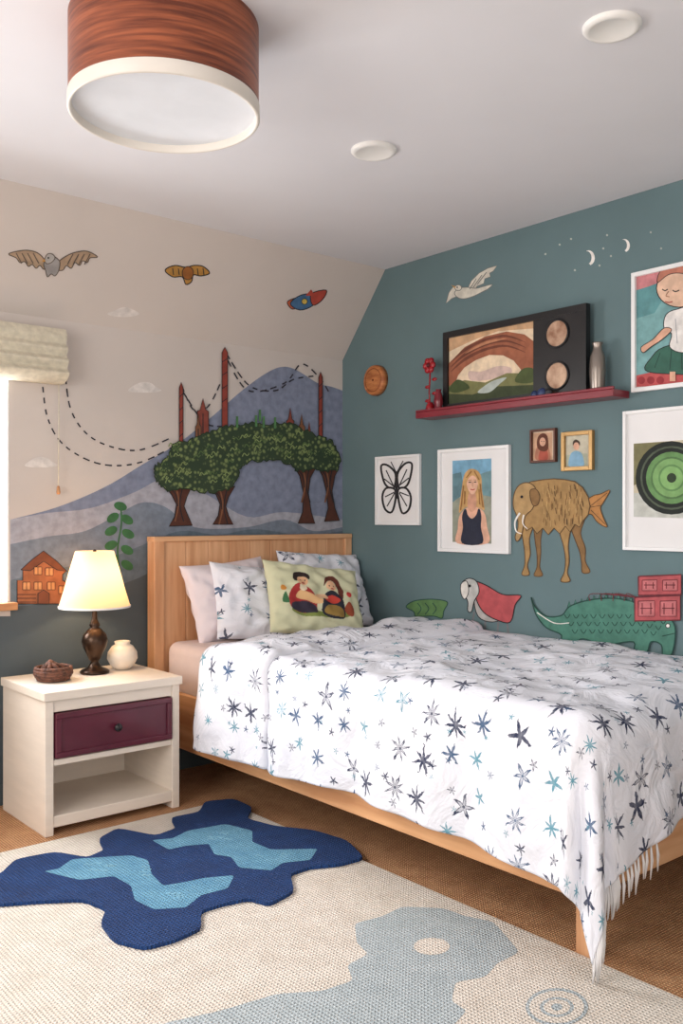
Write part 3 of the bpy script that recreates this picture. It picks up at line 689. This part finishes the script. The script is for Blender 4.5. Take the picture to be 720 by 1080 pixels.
def grid(name,fn,nu,nv,m,uvf,solid=0,parent=None):
    vs=[];fs=[];uvs=[]
    for i in range(nu+1):
        for j in range(nv+1):
            vs.append(tuple(fn(i/nu,j/nv))); uvs.append(uvf(i/nu,j/nv))
    for i in range(nu):
        for j in range(nv):
            a=i*(nv+1)+j; fs.append((a,a+1,a+nv+2,a+nv+1))
    me=bpy.data.meshes.new(name); me.from_pydata(vs,[],fs); ul=me.uv_layers.new(name='UVMap')
    for lp in me.loops: ul.data[lp.index].uv=uvs[lp.vertex_index]
    for p in me.polygons: p.use_smooth=True
    me.materials.append(m); o=bpy.data.objects.new(name,me); scene.collection.objects.link(o)
    if solid: s_=o.modifiers.new('s','SOLIDIFY'); s_.thickness=solid; s_.offset=0
    if parent: o.parent=parent
    return o
def sideL(t): return .478+.012*math.sin(t*5)+.03*ss((t-1.45)/.45)
def ST(u,v):
    s=u*(DW_+sideL(v*DL_*1.15)); t=v*(DL_+.40+.07*ss((u-.45)/.3)+.008*math.sin(u*19)); return s,t
duvet=empty('duvet',(2.75,2.4,.7))
def toDuv(o): o.parent=duvet; o.matrix_parent_inverse=Matrix.Translation(-duvet.location); return o
toDuv(grid('duvet_cover',lambda u,v: duv(*ST(u,v)),230,260,STAR,lambda u,v: ST(u,v),.008))
def fold(u,v):
    s=u*(DW_+sideL(0)+.004)
    L_=.50+.025*math.sin(u*6+1)+.012*math.sin(u*17)
    t=-.015+L_*v
    e_=2*v-1; h=.034*max(0,1-abs(e_)**5)**.6*(1+.25*math.sin(v*9+u*5)) if 0<v<1 else -.004
    return duv(s,max(0,t),.004+h)+Vector((0,0.015 if v==0 else 0,0))
toDuv(grid('duvet_fold',fold,150,60,STAR,lambda u,v:(u*(DW_+.48),.5*v+.02),.004))
CO=mat('cotton_tassel',(228,226,226),rough=.9); b=MB()
for k in range(34):
    v=1.0; u=1-.0125*k
    s,t=ST(u,v); p=duv(s,t)+Vector((0,0,.004)); l=.085+random.uniform(-.012,.018)
    if p.z-l<.016: l=max(.012,p.z-.016)
    dx=random.uniform(-.012,.012)
    for q in (-.003,.003):
        b.tube([p,p+Vector((dx*.4+q,-.004,-l*.45)),p+Vector((dx+q*2,q,-l))],[.0024,.0028,.0014],CO,6)
toDuv(b.build('fringe'))

# pillows
def place(o,loc,yaw,tilt,roll=0):
    o.matrix_world=Matrix.Translation(loc)@Matrix.Rotation(yaw,4,'Z')@Matrix.Rotation(tilt,4,'X')@Matrix.Rotation(roll,4,'Z')
def pillow(name,w,h,t,m,seed,n=70,colf=None):
    vs=[];fs=[];uvs=[];cols=[]
    for side in (1,-1):
        bs=len(vs)
        for i in range(n+1):
            for j in range(n+1):
                u=2*i/n-1; v=2*j/n-1
                x=w/2*u*(1-.06*(1-v*v)*abs(u)**2); y=h/2*v*(1-.06*(1-u*u)*abs(v)**2)
                k=max(0,(1-u**4))**.55*max(0,(1-v**4))**.55
                z=side*(t/2*k*(1+.18*noise.noise(Vector((u*2+seed,v*2,side)))))
                z+=.018*noise.noise(Vector((u*4+seed,v*4,2+side)))*min(1,k*3)
                vs.append((x,y,z)); uvs.append((x+seed*1.7,y+seed+side*.5)); cols.append((u,v,side))
        for i in range(n):
            for j in range(n):
                a=bs+i*(n+1)+j; q=(a,a+n+1,a+n+2,a+1); fs.append(q if side>0 else q[::-1])
    me=bpy.data.meshes.new(name); me.from_pydata(vs,[],fs); ul=me.uv_layers.new(name='UVMap')
    for lp in me.loops: ul.data[lp.index].uv=uvs[lp.vertex_index]
    for p in me.polygons: p.use_smooth=True
    if colf:
        ca=me.color_attributes.new('Col','FLOAT_COLOR','POINT')
        for i,cc in enumerate(cols): ca.data[i].color=colf(*cc)
    me.materials.append(m); o=bpy.data.objects.new(name,me); scene.collection.objects.link(o); return o
rad=math.radians
PLN=mat('blush_pillow_cotton',(230,219,223),rough=.9,var=.02,bump=.2,bscale=12)
o=pillow('pillow',.50,.40,.12,PLN,1.0); place(o,(2.51,3.825,.842),rad(2),rad(70),rad(4))
o=pillow('pillow',.54,.40,.12,STAR,2.3); place(o,(2.62,3.715,.825),rad(-4),rad(64),rad(-7))
o=pillow('pillow',.56,.42,.13,STAR,4.1); place(o,(3.09,3.80,.865),rad(2),rad(66),rad(-4))
def inp(x,y,poly):
    c=False;n=len(poly);j=n-1
    for i in range(n):
        xi,yi=poly[i];xj,yj=poly[j]
        if (yi>y)!=(yj>y) and x<(xj-xi)*(y-yi)/(yj-yi)+xi: c=not c
        j=i
    return c
shapes=[]
def sh(p,c,s=True): shapes.append((smooth(p,5) if s else p,lin(c)))
def el(cx,cy,rx,ry,c): shapes.append(([(cx+rx*math.cos(2*math.pi*i/20),cy+ry*math.sin(2*math.pi*i/20)) for i in range(20)],lin(c)))
sh([(-.62,-.5),(-.3,-.62),(.2,-.6),(.6,-.5),(.7,-.3),(.3,-.42),(-.2,-.45),(-.55,-.35)],(126,140,70))
sh([(-.62,-.45),(-.66,-.1),(-.52,.2),(-.36,.26),(-.2,.12),(-.1,-.15),(-.15,-.5)],(168,48,48))
sh([(-.62,-.45),(-.3,-.52),(-.1,-.5),(-.12,-.3),(-.35,-.22),(-.6,-.28)],(52,44,60))
sh([(-.5,-.1),(-.4,.08),(-.22,.0),(0,-.12),(.06,-.2),(-.05,-.26),(-.3,-.2)],(226,182,130))
sh([(-.42,.12),(-.34,.06),(-.26,.14),(-.3,.24),(-.4,.24)],(236,220,190))
el(-.34,.36,.115,.15,(228,180,140)); sh([(-.5,.36),(-.5,.56),(-.34,.64),(-.18,.54),(-.2,.4),(-.28,.48),(-.4,.48),(-.45,.34)],(44,30,30))
sh([(.04,-.55),(.02,-.2),(.12,.06),(.28,.16),(.44,.02),(.52,-.3),(.44,-.6)],(36,38,50))
sh([(.08,-.5),(.1,-.3),(.3,-.24),(.46,-.36),(.44,-.56)],(150,120,60))
el(.27,.3,.105,.145,(230,184,146)); sh([(.13,.3),(.14,.5),(.3,.6),(.46,.46),(.52,.2),(.48,-.05),(.4,.1),(.38,.36),(.28,.45),(.18,.4)],(96,44,32))
sh([(.1,-.06),(.28,.04),(.42,-.1),(.3,-.2),(.12,-.18)],(200,66,54)); sh([(-.1,.0),(.1,.04),(.16,-.08),(-.06,-.1)],(226,184,146))
el(-.38,.36,.014,.02,(40,30,30)); el(-.29,.36,.014,.02,(40,30,30)); el(.23,.3,.014,.02,(40,30,30)); el(.32,.3,.014,.02,(40,30,30))
sh([(-.38,.27),(-.34,.25),(-.3,.27),(-.34,.29)],(170,40,44)); sh([(.24,.21),(.28,.19),(.32,.21),(.28,.23)],(170,40,44))
sh([(.5,-.35),(.62,-.1),(.74,-.3),(.66,-.5)],(150,70,44)); sh([(-.8,-.25),(-.72,.02),(-.66,-.28)],(60,110,70)); el(.64,.1,.06,.08,(190,50,50)); el(-.74,.14,.06,.08,(210,140,60))
basec=lin((206,206,172))
def cf(u,v,side):
    c=basec
    if side>0:
        for p,cc in shapes:
            if inp(u,v,p): c=cc
    return c
o=pillow('throw_cushion',.53,.39,.12,vcol_mat('figured_cushion_cotton'),6.2,170,cf); place(o,(2.82,3.555,.838),rad(-7),rad(60),rad(-9))

# ------------------------------------------------------------ rugs
RUG=weave('beige_rug_wool',(206,192,176),(240,231,219),27,bump=.9,nmix=1.1)
RG2=weave('grey_blue_rug_wool',(156,168,172),(196,204,206),27,bump=.9,nmix=1.1)
zt=.012; b=MB(); b.box(-.5,2.19,.15,3.40,.0005,zt,RUG)
A=Art(((0,0,zt),NF),.0003,b)
A.poly(soften([(374,974),(404,966),(424,956),(468,958),(490,966),(520,972),(548,1004),(524,1016),(512,1030),(480,1036),(476,1056),(492,1066),(470,1090),(440,1130),(150,1130),(168,1080),(232,1066),(292,1048),(340,1045),(372,1034),(366,1018),(388,1006),(376,994)],.15),RG2,False)
A.ell(455,998,19,9,RUG); A.ell(587,1062,33,20,RG2); A.ell(587,1062,29,17,RUG); A.ell(587,1062,18,10.5,RG2); A.ell(587,1062,14,8,RUG); A.ell(587,1062,6,3.6,RG2)
b.build('beige_rug')
NV=weave('navy_rug_wool',(8,32,76),(28,70,130),26,bump=1.2,nmix=1.1); LB=weave('sky_rug_wool',(70,130,172),(124,180,206),26,bump=1.2,nmix=1.1)
out=[(-60,940),(-40,925),(0,922),(16,906),(58,898),(92,904),(110,896),(104,884),(124,873),(164,881),(186,873),(180,862),(210,856),(216,845),(246,842),(266,851),(260,863),(290,871),(330,875),(366,886),(384,904),(358,911),(326,914),(306,921),(310,939),(284,953),(262,947),(234,953),(212,960),(212,978),(184,991),(152,999),(120,991),(106,973),(112,958),(88,948),(40,950),(0,953),(-40,956)]
p3=[survey(x,y,(0,0,zt+.012),NF) for x,y in soften(out,.2)]
b=MB(); b.prism([Vector((p.x,p.y,zt+.001)) for p in p3],(0,0,.011),NV)
A=Art(((0,0,zt+.012),NF),.0004,b)
A.poly(soften([(46,919),(62,916),(76,906),(138,902),(156,907),(160,922),(172,934),(196,930),(214,926),(247,923),(240,937),(212,944),(196,957),(162,959),(142,949),(138,934),(120,924),(84,928)],.12),LB,False)
A.poly(soften([(160,886),(182,884),(198,876),(238,869),(266,876),(266,888),(286,896),(335,895),(327,907),(298,910),(286,918),(252,915),(244,904),(226,901),(220,890),(196,892),(178,896)],.12),LB,False)
LL=mat('pale_blue_rug_wool',(134,184,206),rough=.95)
random.seed(11)
for _ in range(24):
    q=random.choice(((90,130,910,918),(150,156,914,925),(175,205,938,946),(205,245,878,886),(262,310,900,908)))
    x=random.uniform(q[0],q[1]); y=random.uniform(q[2],q[3])
    A.stroke([(x-4,y+.7),(x-1,y-.7),(x+2,y+.7),(x+5,y-.7)],.7,LL); A.off-=A.STEP*.3
b.build('blue_rug')

# ------------------------------------------------------------ lights
def area(name,loc,look,sx,sy,e_,col):
    l=bpy.data.lights.new(name,'AREA'); l.shape='RECTANGLE'; l.size=sx; l.size_y=sy; l.energy=e_; l.color=col
    o=bpy.data.objects.new(name,l); o.location=loc; o.rotation_euler=(Vector(look)-Vector(loc)).to_track_quat('-Z','Y').to_euler(); scene.collection.objects.link(o)
area('daylight_left',(-1.15,1.9,1.5),(2.5,2.3,.8),1.8,1.5,60,(1,.975,.945))
area('daylight_behind',(.6,-1.3,1.5),(1.8,3.5,1.3),2.6,1.6,26,(1,.98,.96))
area('window_daylight',(.9,YW+.35,1.5),(1.4,1.5,.7),1.1,1.1,70,(.97,.98,1))
area('ceiling_fill_up',(.3,-.9,.7),(1.0,.6,2.6),1.6,1.0,9,(1,.99,.98))  # added fill lamp aimed up to brighten the ceiling, imitates bounced daylight
l=bpy.data.lights.new('lamp_bulb','POINT'); l.energy=3.6; l.color=(1,.72,.44); l.shadow_soft_size=.03
o=bpy.data.objects.new('lamp_bulb',l); o.location=(lx,ly,.97); scene.collection.objects.link(o)
w=bpy.data.worlds.new('World'); scene.world=w; w.use_nodes=True; w.node_tree.nodes['Background'].inputs[0].default_value=(.95,.97,1,1); w.node_tree.nodes['Background'].inputs[1].default_value=1.8

# ------------------------------------------------------------ camera
cd=bpy.data.cameras.new('camera'); cd.sensor_fit='VERTICAL'; cd.sensor_height=36; cd.lens=FPX/1080*36; cd.shift_y=5/1080; cd.clip_start=.02
co=bpy.data.objects.new('camera',cd); co.location=(0,0,H); co.rotation_euler=(math.pi/2,0,-math.atan2(Fv.x,Fv.y)); scene.collection.objects.link(co); scene.camera=co
